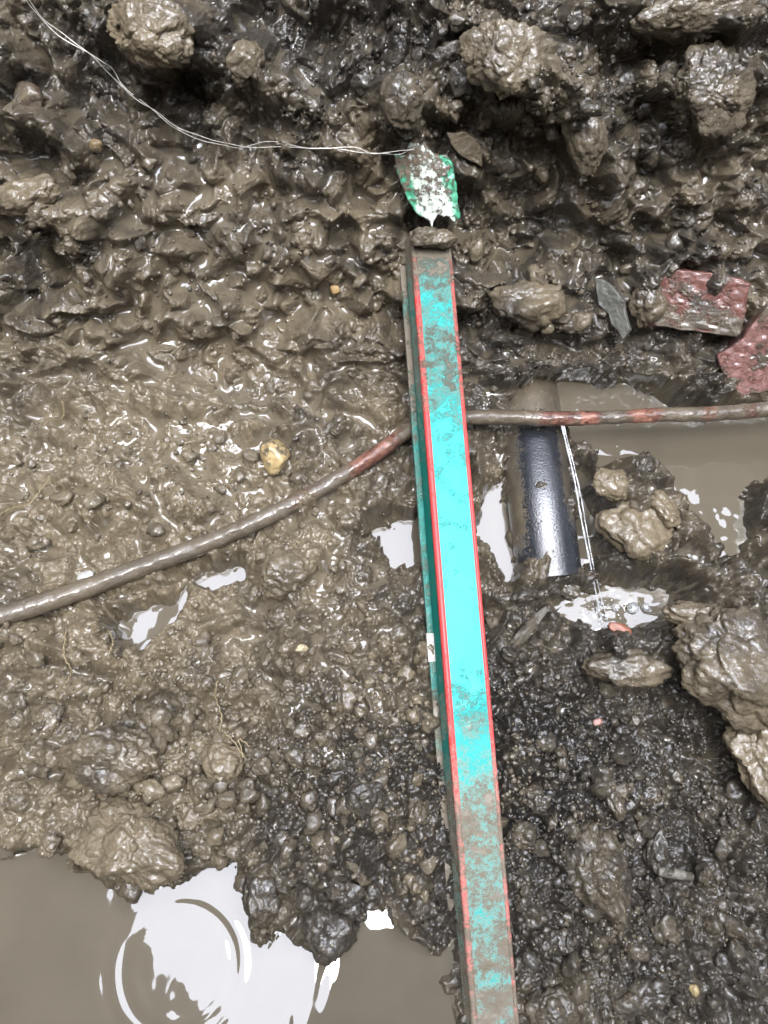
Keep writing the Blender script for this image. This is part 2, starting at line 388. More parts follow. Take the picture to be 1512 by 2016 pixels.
# slurry pooled in the hollows of the wetter zones
wetz = np.clip(0.15 + 0.65*blob(420, 900, 330, 130, -10) + 0.5*blob(330, 540, 260, 170, 20) + 0.35*blob(700, 1150, 300, 220) + 0.45*blob(1080, 640, 160, 120)
               + 0.4*blob(650, 1350, 160, 160) + 0.5*blob(520, 420, 200, 120) + 0.3*blob(1100, 300, 200, 100) - 0.35*blob(1200, 1700, 300, 260) - 0.3*blob(80, 480, 110, 160)
               + 0.5*mF + 0.25*blob(100, 1000, 120, 80) + 0.35*pn(a*9, b*9, 12), 0, 1)
Lv = box(box(H, 7), 7) + (-0.0078 + 0.0072*wetz)
kk = 0.0007
d_ = H-Lv
wetf = 1/(1+np.exp(np.clip(d_/kk*1.5, -30, 30)))
H = Lv + kk*np.logaddexp(0, d_/kk)
# fine film relief everywhere
H += inner*(1-wetf)*(0.0005*pn(a*480, b*480, 13)+0.0018*crumb*(np.abs(pn(wx*560, wy*560, 14))-.25))

edge = np.clip((np.abs(U)-1)/0.4, 0, 1)
# displacement along the surface normal, leaning a little upward on the bank so lumps overhang
ny, nz = -np.sin(SL), np.cos(SL)
P = np.stack([X + 0.0*H, Yb + ny*H, Zb + nz*H], -1)
# sideways push gives lumps undercuts
gxw = 0.0035*pn(wx*60, wy*60, 21)*crumb*inner; P[..., 0] += gxw
P[..., 2] += 0.003*pn(wx*50, wy*50, 22)*bank*inner
nr, nc = X.shape
idx = np.arange(nr*nc).reshape(nr, nc)
Q = np.stack([idx[:-1, :-1], idx[:-1, 1:], idx[1:, 1:], idx[1:, :-1]], -1).reshape(-1, 4)
warm = np.clip(0.45 + 0.4*blob(250, 1250, 330, 220) + 0.35*blob(330, 900, 350, 180) + 0.25*blob(200, 1600, 260, 120) + 0.2*blob(400, 560, 250, 150) - 0.35*blob(1200, 1650, 330, 350) - 0.25*blob(1200, 700, 300, 200) + 0.25*blob(1480, 1480, 80, 130) - 0.25*blob(500, 100, 500, 100) - 0.2*blob(750, 1500, 250, 250), 0, 1)
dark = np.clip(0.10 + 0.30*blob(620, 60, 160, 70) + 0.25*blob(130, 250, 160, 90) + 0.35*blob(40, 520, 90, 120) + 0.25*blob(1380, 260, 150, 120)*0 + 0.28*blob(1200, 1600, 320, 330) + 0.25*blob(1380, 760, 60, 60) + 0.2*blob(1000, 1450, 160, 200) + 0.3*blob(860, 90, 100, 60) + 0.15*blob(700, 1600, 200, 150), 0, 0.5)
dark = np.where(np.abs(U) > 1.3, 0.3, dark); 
M_UNSEEN_WALL = simple('unseen_block_wall', (0.07, 0.058, 0.042), 0.9, 0.1, scale=12, bumpd=0.01)  # matte dark surface of the added unseen walls, so they mirror no sky
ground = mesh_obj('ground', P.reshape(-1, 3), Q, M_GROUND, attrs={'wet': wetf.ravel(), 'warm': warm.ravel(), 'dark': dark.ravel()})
ground.data.materials.append(M_UNSEEN_WALL)
mi_ = (outd[:-1, :-1].ravel() > 0.13).astype(np.int32); ground.data.polygons.foreach_set('material_index', mi_)
tag(ground, 'wet brown mud floor and lumpy bank of the dug pit, with added walls out of view', kind='structure')

# lookup: what point of the ground is seen at a photo pixel
gp = P[OV:OV+NV, OU:OU+NU].reshape(-1, 3)
gpx, gpy, gdp = project(gp[:, 0], gp[:, 1], gp[:, 2])
BS = 6; W_, H_ = 1512//BS+60, 2016//BS+60
bi = ((gpx+150)//BS).astype(int); bj = ((gpy+150)//BS).astype(int)
ok = (bi >= 0) & (bi < W_) & (bj >= 0) & (bj < H_)
zbuf = np.full((H_, W_), np.inf); np.minimum.at(zbuf, (bj[ok], bi[ok]), gdp[ok])
zf = np.where(np.isfinite(zbuf), zbuf, 0.75)
def gdepth(px, py, r=0):
    i, j = int((px+150)//BS), int((py+150)//BS)
    i = min(max(i, 0), W_-1); j = min(max(j, 0), H_-1)
    if r: return float(zf[max(j-r, 0):j+r+1, max(i-r, 0):i+r+1].mean())
    return float(zf[j, i])

# ------------------------------------------------------------------ water
def water_sheet(name, pts, label, wave, n=260, z=-0.0105, mg=0.032):
    pts3 = [np.array(ray(x, y, 1)) - np.array([0, 0, HC]) for x, y in pts]
    W = np.array([p[:2]*((z-HC)/p[2]) for p in pts3])
    x0, y0 = W.min(0)-mg; x1, y1 = W.max(0)+mg
    gx, gy = np.meshgrid(np.linspace(x0, x1, n), np.linspace(y0, y1, n))
    zz_ = z + wave(gx, gy)
    # keep only cells near the outline
    x, y = gx.ravel(), gy.ravel(); ins = np.zeros(x.shape, bool); dm = np.full(x.shape, 9.0)
    for i in range(len(W)):
        (ax, ay), (bx, by) = W[i], W[(i+1) % len(W)]
        ins ^= ((ay > y) != (by > y)) & (x < (bx-ax)*(y-ay)/(by-ay+1e-12)+ax)
        t = np.clip(((x-ax)*(bx-ax)+(y-ay)*(by-ay))/((bx-ax)**2+(by-ay)**2+1e-12), 0, 1)
        dm = np.minimum(dm, np.hypot(x-ax-t*(bx-ax), y-ay-t*(by-ay)))
    keep = (ins | (dm < mg)).reshape(n, n)
    id_ = np.arange(n*n).reshape(n, n)
    Qd = np.stack([id_[:-1, :-1], id_[:-1, 1:], id_[1:, 1:], id_[1:, :-1]], -1)[keep[:-1, :-1]]
    used, inv = np.unique(Qd, return_inverse=True)
    V = np.stack([gx.ravel(), gy.ravel(), zz_.ravel()], -1)[used]
    o = mesh_obj(name, V, inv.reshape(-1, 4), M_WATER); tag(o, label, kind='structure'); return o
def wpt(px, py, z=-0.0105):
    p = ray(px, py, 1) - Vector((0, 0, HC)); t = (z-HC)/p.z; return p.x*t, p.y*t
RC = wpt(352, 1905)
def waveA(x, y):
    r = np.hypot(x-RC[0], y-RC[1])
    w_ = 0.00022*np.sin(r*2*np.pi/0.017)*np.exp(-((r-0.054)/0.014)**2)*(0.7+0.8*pn(x*12, y*12, 49))
    r2 = np.hypot(x-wpt(800, 1960)[0], y-wpt(800, 1960)[1])
    w_ += 0.00030*pn(x*80, y*34, 47)*np.exp(-(r2/0.07)**2)
    return w_ + 0.00022*pn(x*22, y*14, 41) + 0.00006*pn(x*70, y*40, 42)
HP = wpt(1190, 1215)
def waveB(x, y):
    r = np.hypot(x-HP[0], y-HP[1])
    return 0.0005*pn(x*30, y*26, 43) + 0.00012*pn(x*90, y*80, 44) + 0.00025*np.sin(r*2*np.pi/0.02)*np.exp(-(r/0.08)**2)
def waveH(x, y):
    r = np.hypot(x-HP[0], y-HP[1])
    return 0.0008*np.sin(r*2*np.pi/0.024-1.0)*np.exp(-(r/0.035)**2) + 0.0026*pn(x*26, y*60, 45) + 0.0004*pn(x*80, y*170, 46)
water_sheet('puddle', POOL_A, 'brown puddle at the pit floor with ripple rings', waveA, 420)
water_sheet('puddle', POOL_B, 'muddy water standing round the black pipe', waveB, 300)
for q, nm in ((POOL_C, 'strip of water left of the black pipe'), (POOL_D, 'small pool left of the teal bar'), (POOL_E, 'tan slurry pool below the copper pipe'), (POOL_I, 'water beside the falling jet')):
    water_sheet('puddle', q, nm, waveB, 90)
water_sheet('splash_pool', POOL_H, 'churned shallow pool under the water jet', waveH, 150, z=-0.008)

# ------------------------------------------------------------------ swept tubes and solids
def catmull(pts, n):
    pts = np.array(pts, float); m = len(pts); out = []
    t = np.linspace(0, m-1, n); k = np.clip(t.astype(int), 0, m-2); f = (t-k)[:, None]
    g_ = lambda i: pts[np.clip(i, 0, m-1)]
    p0, p1, p2, p3 = g_(k-1), g_(k), g_(k+1), g_(k+2)
    return 0.5*((2*p1)+(-p0+p2)*f+(2*p0-5*p1+4*p2-p3)*f**2+(-p0+3*p1-3*p2+p3)*f**3)
def tube(name, pts, rad, mat, n=200, m=16, rfun=None, parent=None, attrs_f=None, cap=True):
    """pts: world points (k,3); rad scalar or per point"""
    P4 = np.column_stack([np.array([tuple(p) for p in pts], float), np.broadcast_to(rad, (len(pts),))])
    C = catmull(P4, n); c = C[:, :3]; r = C[:, 3]
    T = np.gradient(c, axis=0); T /= np.linalg.norm(T, axis=1)[:, None]
    ref = np.array([0, 0, 1.0]); A = np.cross(T, ref); A /= np.linalg.norm(A, axis=1)[:, None]+1e-9; B = np.cross(A, T)
    th = np.linspace(0, 2*np.pi, m, endpoint=False)
    rr = r[:, None]*np.ones(m)
    if rfun is not None: rr = rr + rfun(c, th)
    V = c[:, None, :] + rr[..., None]*(np.cos(th)[None, :, None]*A[:, None, :] + np.sin(th)[None, :, None]*B[:, None, :])
    id_ = np.arange(n*m).reshape(n, m); nx = np.roll(id_, -1, 1)
    Qd = np.stack([id_[:-1], nx[:-1], nx[1:], id_[1:]], -1).reshape(-1, 4).tolist()
    if cap: Qd += [id_[0].tolist()[::-1], id_[-1].tolist()]
    at = attrs_f(V.reshape(-1, 3)) if attrs_f else None
    return mesh_obj(name, V.reshape(-1, 3), Qd, mat, parent, attrs=at)
def pix(V): return project(V[:, 0], V[:, 1], V[:, 2])

# ---- copper pipe, bare where rubbed and coated with mud elsewhere
def copper_mat():
    m, n, l, p = newmat('muddy_copper')
    tc = N(n, 'ShaderNodeNewGeometry').outputs['Position']
    mc, mr, mb, wb = mud_nodes(n, l, False, 0.5)
    n1 = noise_node(n, l, 120, 6, 0.7, tc); n2 = noise_node(n, l, 45, 4, 0.6, tc)
    bare = math_(n, l, 'ADD', attr(n, 'bare'), math_(n, l, 'MULTIPLY', math_(n, l, 'SUBTRACT', n1.outputs[0], 0.5), 1.3))
    bf = ramp(n, l, bare, 0.48, 0.78).outputs[0]
    cu = mix(n, l, ramp(n, l, n2.outputs[0], 0.4, 0.62).outputs[0], (0.17, 0.075, 0.052), (0.38, 0.175, 0.12))
    cu = mix(n, l, ramp(n, l, n1.outputs[0], 0.52, 0.60).outputs[0], cu, (0.10, 0.045, 0.035))
    c = mix(n, l, bf, mix(n, l, 0.35, mc, (0.11, 0.085, 0.060)), cu); l.new(c, p.inputs['Base Color'])
    l.new(mix(n, l, bf, (0, 0, 0), (0.45, 0.45, 0.45)), p.inputs['Metallic'])
    l.new(mix(n, l, bf, (0.38, 0.38, 0.38), (0.30, 0.30, 0.30)), p.inputs['Roughness'])
    h = math_(n, l, 'SUBTRACT', math_(n, l, 'MULTIPLY', noise_node(n, l, 420, 4, 0.7, tc).outputs[0], 0.8), math_(n, l, 'MULTIPLY', bf, 0.6))
    l.new(bump(n, l, h, 0.0020), p.inputs['Normal'])
    p.inputs['Coat Weight'].default_value = 0.5; p.inputs['Coat Roughness'].default_value = 0.12
    return m
CP = [(-160, 1250, .672, .0100), (0, 1213, .684, .0098), (130, 1172, .698, .0094), (270, 1120, .712, .0092), (400, 1072, .720, .0088), (520, 1020, .726, .0084), (620, 968, .732, .0080),
      (700, 920, .738, .0078), (760, 880, .744, .0076), (800, 850, .752, .0074), (850, 828, .758, .0074), (920, 822, .752, .0074), (1000, 822, .745, .0074), (1100, 824, .742, .0074), (1200, 822, .742, .0070),
      (1300, 817, .742, .0074), (1400, 815, .742, .0075), (1512, 806, .742, .0076), (1640, 795, .74, .0076)]
cpts = []
for px, py, Z, r in CP:
    g_ = gdepth(px, py, 2)
    print('copper', px, py, round(g_, 3), Z)
    cpts.append((ray(px, py, Z), r))
def cu_attr(V):
    x, y, _ = pix(V)
    seg = np.maximum.reduce([0.36*(x > 930)+0*x, 0.95*np.exp(-((x-735)/70)**2), 0.55*np.exp(-((x-600)/60)**2), 0.45*np.exp(-((x-470)/40)**2), 0.75*np.exp(-((x-1100)/75)**2), 0.95*np.exp(-((x-1160)/30)**2), 0.85*np.exp(-((x-1270)/55)**2), 0.6*np.exp(-((x-1400)/40)**2), 0.62*np.exp(-((x-1480)/25)**2)])
    return {'bare': seg}
def cu_r(c, th):
    s_ = c[:, 0][:, None]; t_ = th[None, :]+0*s_; q = np.minimum(t_, 2*np.pi-t_)
    return 0.0009*pn(s_*90+0*q, q*1.3+0*s_, 51) + 0.0004*pn(s_*300+0*q, q*3+0*s_, 52)
cop = tube('copper_pipe', [p for p, r in cpts], [r for p, r in cpts], copper_mat(), 700, 22, cu_r, attrs_f=cu_attr)
tag(cop, 'thin bent copper pipe crossing the pit under the teal bar, mostly coated in mud', 'pipe')

# ---- black plastic pipe
def blackpipe_mat():
    m, n, l, p = newmat('black_plastic_muddy')
    tc = N(n, 'ShaderNodeNewGeometry').outputs['Position']
    mc, mr, mb, wb = mud_nodes(n, l, False, 0.45)
    n1 = noise_node(n, l, 130, 6, 0.75, tc); n3 = noise_node(n, l, 500, 3, 0.7, tc)
    f = math_(n, l, 'ADD', attr(n, 'muddy'), math_(n, l, 'ADD', math_(n, l, 'MULTIPLY', math_(n, l, 'SUBTRACT', n1.outputs[0], 0.5), 1.3), math_(n, l, 'MULTIPLY', math_(n, l, 'SUBTRACT', n3.outputs[0], 0.5), 1.2)))
    f = ramp(n, l, f, 0.45, 0.62).outputs[0]
    c = mix(n, l, math_(n, l, 'MULTIPLY', f, 0.85), mix(n, l, n3.outputs[0], (0.010, 0.012, 0.015), (0.022, 0.025, 0.031)), mc); l.new(c, p.inputs['Base Color'])
    l.new(mix(n, l, f, (0.22, 0.22, 0.22), (0.40, 0.40, 0.40)), p.inputs['Roughness'])
    h = math_(n, l, 'ADD', math_(n, l, 'MULTIPLY', n3.outputs[0], 0.45), math_(n, l, 'MULTIPLY', f, 0.5))
    bq = bump(n, l, h, 0.0012); l.new(bq, p.inputs['Normal']); l.new(bq, p.inputs['Coat Normal'])
    p.inputs['Specular IOR Level'].default_value = 0.9; p.inputs['Coat Weight'].default_value = 0.8; p.inputs['Coat Roughness'].default_value = 0.08
    return m
BP = [(1030, 690, .90), (1042, 790, .822), (1062, 980, .762), (1082, 1138, .748)]
bpts = [ray(*q) for q in BP]; br = 0.0325
root = empty('black_pipe', bpts[-1]); tag(root, 'black plastic water pipe with a cut end lying under the copper pipe', 'pipe')
def bl_attr(V):
    x, y, d = pix(V)
    axx = np.interp(y, [700, 790, 980, 1140], [1030, 1042, 1062, 1086])
    left = sstep(-10, -62, x-axx)*0.9; right = sstep(38, 62, x-axx)*0.75
    return {'muddy': np.clip(np.maximum(left*sstep(1130, 1000, y), right*sstep(1100, 950, y)) + 0.75*sstep(860, 770, y) + 0.22, 0, 1)}
MBP = blackpipe_mat()
axis = (bpts[-1]-bpts[0]).normalized()
bt = tube('pipe_wall', bpts, br, MBP, 160, 64, attrs_f=bl_attr, cap=False); reparent(bt, root)
# cut end: annulus and dark bore
e = bpts[-1]; T = (bpts[-1]-bpts[-2]).normalized(); A_ = T.cross(Vector((0, 0, 1))).normalized(); B_ = A_.cross(T)
ringV, ringF = [], []
for k_, (rr, off) in enumerate(((br, 0.0), (br-0.006, 0.0006), (br-0.006, -0.05))):
    for i in range(64):
        th = i/64*2*math.pi; ringV.append(e + T*off + A_*rr*math.cos(th) + B_*rr*math.sin(th))
for k_ in range(2):
    for i in range(64): ringF.append((k_*64+i, k_*64+(i+1) % 64, (k_+1)*64+(i+1) % 64, (k_+1)*64+i))
ringF.append(tuple(128+i for i in range(64)))
ce = mesh_obj('cut_end', [tuple(v) for v in ringV], ringF, simple('cut_plastic', (0.03, 0.035, 0.045), 0.35, mud=0.4)); reparent(ce, root)

# ---- teal bar with red edges
def bar_mat(name, col, kind, rough=0.36):
    m, n, l, p = newmat(name)
    tc = N(n, 'ShaderNodeNewGeometry').outputs['Position']
    mc, mr, mb, wb = mud_nodes(n, l, False, 0.6)
    n1 = noise_node(n, l, 70, 7, 0.75, tc); n3 = noise_node(n, l, 650, 3, 0.7, tc)
    f = math_(n, l, 'ADD', attr(n, 'muddy'), math_(n, l, 'MULTIPLY', math_(n, l, 'SUBTRACT', n1.outputs[0], 0.5), 1.5))
    thick = ramp(n, l, math_(n, l, 'ADD', f, math_(n, l, 'MULTIPLY', math_(n, l, 'SUBTRACT', n3.outputs[0], 0.5), 0.5)), 0.50, 0.66).outputs[0]
    thin = ramp(n, l, math_(n, l, 'ADD', f, math_(n, l, 'MULTIPLY', math_(n, l, 'SUBTRACT', n3.outputs[0], 0.5), 0.9)), 0.30, 0.50).outputs[0]
    c = mix(n, l, math_(n, l, 'MULTIPLY', thin, math_(n, l, 'ADD', 0.25, math_(n, l, 'MULTIPLY', n3.outputs[0], 0.6))), col, (0.30, 0.29, 0.23))
    c = mix(n, l, thick, c, mix(n, l, 0.8, mc, (0.165, 0.14, 0.105))); l.new(c, p.inputs['Base Color'])
    rg = mix(n, l, thin, (rough,)*3, (0.42, 0.42, 0.42)); rg = mix(n, l, math_(n, l, 'MULTIPLY', thick, attr(n, 'slick')), rg, (0.05, 0.05, 0.05)); l.new(rg, p.inputs['Roughness'])
    h = math_(n, l, 'ADD', math_(n, l, 'MULTIPLY', thick, 0.8), math_(n, l, 'MULTIPLY', math_(n, l, 'MULTIPLY', n3.outputs[0], thin), 0.7))
    nl_ = noise_node(n, l, 42, 3, 0.5, tc); sb = bump(n, l, nl_.outputs[0], 0.006); l.new(math_(n, l, 'MULTIPLY', attr(n, 'slick'), thick), sb.node.inputs['Strength']); bb = bump(n, l, h, 0.0014, 1.0, sb); l.new(bb, p.inputs['Normal']); l.new(math_(n, l, 'SUBTRACT', 1.0, math_(n, l, 'MULTIPLY', attr(n, 'slick'), 0.6)), bb.node.inputs['Strength'])
    p.inputs['Specular IOR Level'].default_value = 0.22; p.inputs['Coat Roughness'].default_value = 0.05
    l.new(math_(n, l, 'ADD', 0.04, math_(n, l, 'MULTIPLY', thick, math_(n, l, 'MULTIPLY', attr(n, 'slick'), 0.8))), p.inputs['Coat Weight'])
    return m
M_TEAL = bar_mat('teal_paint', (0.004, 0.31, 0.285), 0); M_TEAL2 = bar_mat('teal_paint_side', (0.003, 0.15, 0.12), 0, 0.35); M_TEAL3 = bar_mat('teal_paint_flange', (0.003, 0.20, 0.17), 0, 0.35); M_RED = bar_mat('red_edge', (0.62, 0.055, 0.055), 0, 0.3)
Pt = ray(846, 455, .728); Pb = ray(990, 2190, .596)
ax_ = (Pb-Pt).normalized(); Lb = (Pb-Pt).length
view = (-(Pt+Pb)/2 + Vector((0, 0, HC))).normalized()
nrm = (view - ax_*view.dot(ax_)).normalized()
from mathutils import Quaternion
nrm = Quaternion(ax_, R(-9)) @ nrm
lat = ax_.cross(nrm).normalized()
if lat.x < 0: lat = -lat
broot = empty('level_bar', Pb); tag(broot, 'long teal bar with red edges leaning across the pit onto the muddy bank', 'bar')
def bar_attr(V):
    x, y, _ = pix(V)
    t_ = sstep(620, 470, y)*0.42 + sstep(1440, 1600, y)*0.47 + 0.20*np.exp(-((y-700)/90)**2) + 0.14*sstep(960, 780, y) + 0.24*np.exp(-((y-1420)/60)**2)+ 0.18 + .05*np.sin(y*.021)*np.sin(y*.0083+1) - .11*np.exp(-((y-1790)/50)**2)
    return {'muddy': t_ - 0.10*np.exp(-((y-1150)/180)**2), 'slick': sstep(1380, 1480, y)}
def sweep(name, poly, mat, n=500, closed=True, extra=0.0, disp=0.0, s0=0.0, s1=1.0, sub=1):
    """poly: list of (lateral, normal) in metres"""
    pl = []
    for i in range(len(poly)):
        p0, p1 = poly[i], poly[(i+1) % len(poly)]
        L_ = math.hypot(p1[0]-p0[0], p1[1]-p0[1]); k_ = max(1, int(L_/0.002)) if sub else 1
        for q in range(k_): pl.append((p0[0]+(p1[0]-p0[0])*q/k_, p0[1]+(p1[1]-p0[1])*q/k_))
    pl = np.array(pl); m = len(pl); t = np.linspace(s0, s1, n)*Lb
    base = np.array(Pt)[None, :] + t[:, None]*np.array(ax_)[None, :]
    V = base[:, None, :] + pl[None, :, 0, None]*np.array(lat) + pl[None, :, 1, None]*np.array(nrm)
    if disp:
        mud = bar_attr(V.reshape(-1, 3))['muddy'].reshape(n, m)
        q = disp*np.clip(mud, 0, 1)*(0.5+0.9*pn(t[:, None]*60+0*pl[None, :, 0], pl[None, :, 0]*60+pl[None, :, 1]*50+0*t[:, None], 61))
        V += q[..., None]*np.array(nrm)
    id_ = np.arange(n*m).reshape(n, m); nx = np.roll(id_, -1, 1)
    Qd = np.stack([id_[:-1], nx[:-1], nx[1:], id_[1:]], -1).reshape(-1, 4).tolist() + [id_[0].tolist()[::-1], id_[-1].tolist()]
    V = V.reshape(-1, 3); at_ = bar_attr(V); at_['muddy'] = at_['muddy']+extra; o = mesh_obj(name, V, Qd, mat, attrs=at_)
    reparent(o, broot); 
    try: o.data.set_sharp_from_angle(angle=R(35))
    except Exception: pass
    return o
HW = 0.0198
sweep('front_face', [(-HW+.005, 0), (HW-.0035, 0), (HW-.0035, -.006), (-HW+.005, -.006)], M_TEAL, 600, disp=0.0009)
for sgn, wd in ((-1, .0062), (1, .0044)):
    x0 = -HW if sgn < 0 else HW-wd; 
    pr = [(x0+wd*.5+wd*.5*math.cos(th), -0.0015+0.0024*math.sin(th)) for th in np.linspace(0, math.pi, 7)] + [(x0, -.0055), (x0+wd, -.0055)]
    sweep('edge_strip', pr, M_RED, 500, disp=0.0008, sub=0)
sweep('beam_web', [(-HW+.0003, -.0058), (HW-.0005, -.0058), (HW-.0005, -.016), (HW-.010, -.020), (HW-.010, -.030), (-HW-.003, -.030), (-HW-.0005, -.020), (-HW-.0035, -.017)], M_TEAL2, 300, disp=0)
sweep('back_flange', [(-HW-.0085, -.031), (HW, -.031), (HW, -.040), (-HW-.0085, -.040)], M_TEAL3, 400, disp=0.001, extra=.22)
# white sticker on the back flange
m_st = simple('white_sticker', (0.75, 0.74, 0.70), 0.5, col2=(0.22, 0.20, 0.17), scale=700, bumpd=0.0003)
def face_s(py):
    best = None
    for i in range(2001):
        q = Pt + ax_*(Lb*i/2000); p_ = project(np.array([q.x]), np.array([q.y]), np.array([q.z]))
        if best is None or abs(p_[1][0]-py) < best[0]: best = (abs(p_[1][0]-py), i/2000)
    return best[1]
sweep('sticker', [(-HW-.0095, -.0302), (-HW-.002, -.0302), (-HW-.002, -.0407), (-HW-.0095, -.0407)], m_st, 12, s0=face_s(1242), s1=face_s(1300), sub=0)

# ---- irregular solids (stones, clods, bricks)
def ico(sub):
    me = bpy.data.meshes.new('t'); import bmesh
    bm = bmesh.new(); bmesh.ops.create_icosphere(bm, subdivisions=sub, radius=1.0); bm.to_mesh(me); bm.free()
    v = np.array([tuple(q.co) for q in me.vertices]); f = np.array([tuple(p.vertices) for p in me.polygons]); bpy.data.meshes.remove(me); return v, f
ICO = {k: ico(k) for k in (2, 3, 4, 5, 6)}
def n3(v, f, sd_):
    return (pn(v[:, 0]*f+3.1*v[:, 2], v[:, 1]*f+sd_, sd_) + pn(v[:, 1]*f-2.7*v[:, 0]*.3, v[:, 2]*f+sd_*2, sd_+1) + pn(v[:, 2]*f+1.3, v[:, 0]*f-sd_, sd_+2))/1.8
def lump(rm, asp, sd_, sub=5, rough=0.16, fine=0.07, facet=0.0):
    v, f = ICO[sub]; v = v.copy()
    n_ = v/np.linalg.norm(v, axis=1)[:, None]
    if facet:                                     # broken stone: cut by random planes
        rr = np.random.default_rng(sd_)
        for _ in range(9):
            d = rr.normal(size=3); d /= np.linalg.norm(d); h = 0.62+0.25*rr.random()
            k_ = v@d - h; v = v - np.clip(k_, 0, None)[:, None]*d*facet
    q = 1 + rough*n3(n_, 1.3, sd_) + rough*0.9*(np.abs(n3(n_, 2.8, sd_+5))-0.3) + fine*(np.abs(n3(n_, 6.5, sd_+9))*2-0.5) + fine*0.6*(np.abs(n3(n_, 14, sd_+12))*2-0.5)
    if facet != .9:
        rr = np.random.default_rng(sd_+1); sa = np.array(asp)/np.mean(asp); wv = n_*sa + 0.10*np.stack([n3(n_, 3, sd_+31), n3(n_, 3, sd_+41), n3(n_, 3, sd_+51)], -1)
        dm = np.zeros(len(v))
        for N_, r0 in ((26, .42), (110, .20), (420, .095)) + (((900, .05),) if sub >= 5 else ()):
            c_ = rr.normal(size=(N_, 3)); c_ /= np.linalg.norm(c_, axis=1)[:, None]; c_ = c_*sa; ra = r0*(0.6+0.7*rr.random(N_))
            loc = np.zeros(len(v))
            for cc_, r_ in zip(c_, ra):
                d2 = ((wv-cc_)**2).sum(1); k_ = d2 < r_*r_
                loc[k_] = np.maximum(loc[k_], r_*np.sqrt(1-d2[k_]/(r_*r_)))
            dm += loc*(0.34 if r0 > .15 else .55)
        q = 1 + 1.5*rough*n3(n_, 1.1, sd_) + dm - 0.12 + fine*0.3*(np.abs(n3(n_, 14, sd_+12))*2-0.5)
        q *= 0.88
    v = v*q[:, None]*np.array(asp)*rm
    return v, f
def rotz(v, ang, tx=0.0, ty=0.0):
    c, s_ = math.cos(R(ang)), math.sin(R(ang)); v = v@np.array([[c, s_, 0], [-s_, c, 0], [0, 0, 1]])
    c, s_ = math.cos(R(tx)), math.sin(R(tx)); v = v@np.array([[1, 0, 0], [0, c, s_], [0, -s_, c]])
    return v
def slope_at(py): return 0.0 if py > 860 else (45.0 if py < 720 else 45.0*(860-py)/140)
def put(name, px, py, rpx, asp, ang, mat, label, cat, sd_, sink=0.30, sub=5, rough=0.16, fine=0.07, facet=0.0, group=None):
    Z = gdepth(px, py, 2) ; rm = rpx*Z/F
    v, f = lump(rm, asp, sd_, sub, rough, fine, facet)
    v = rotz(v, ang, slope_at(py))
    up = Vector((0, -math.sin(R(slope_at(py))), math.cos(R(slope_at(py)))))
    c = ray(px, py, Z) + up*(rm*asp[2]*(1-2*sink)) *0.5
    o = mesh_obj(name, v, f, mat); o.location = c; tag(o, label, cat, group); return o

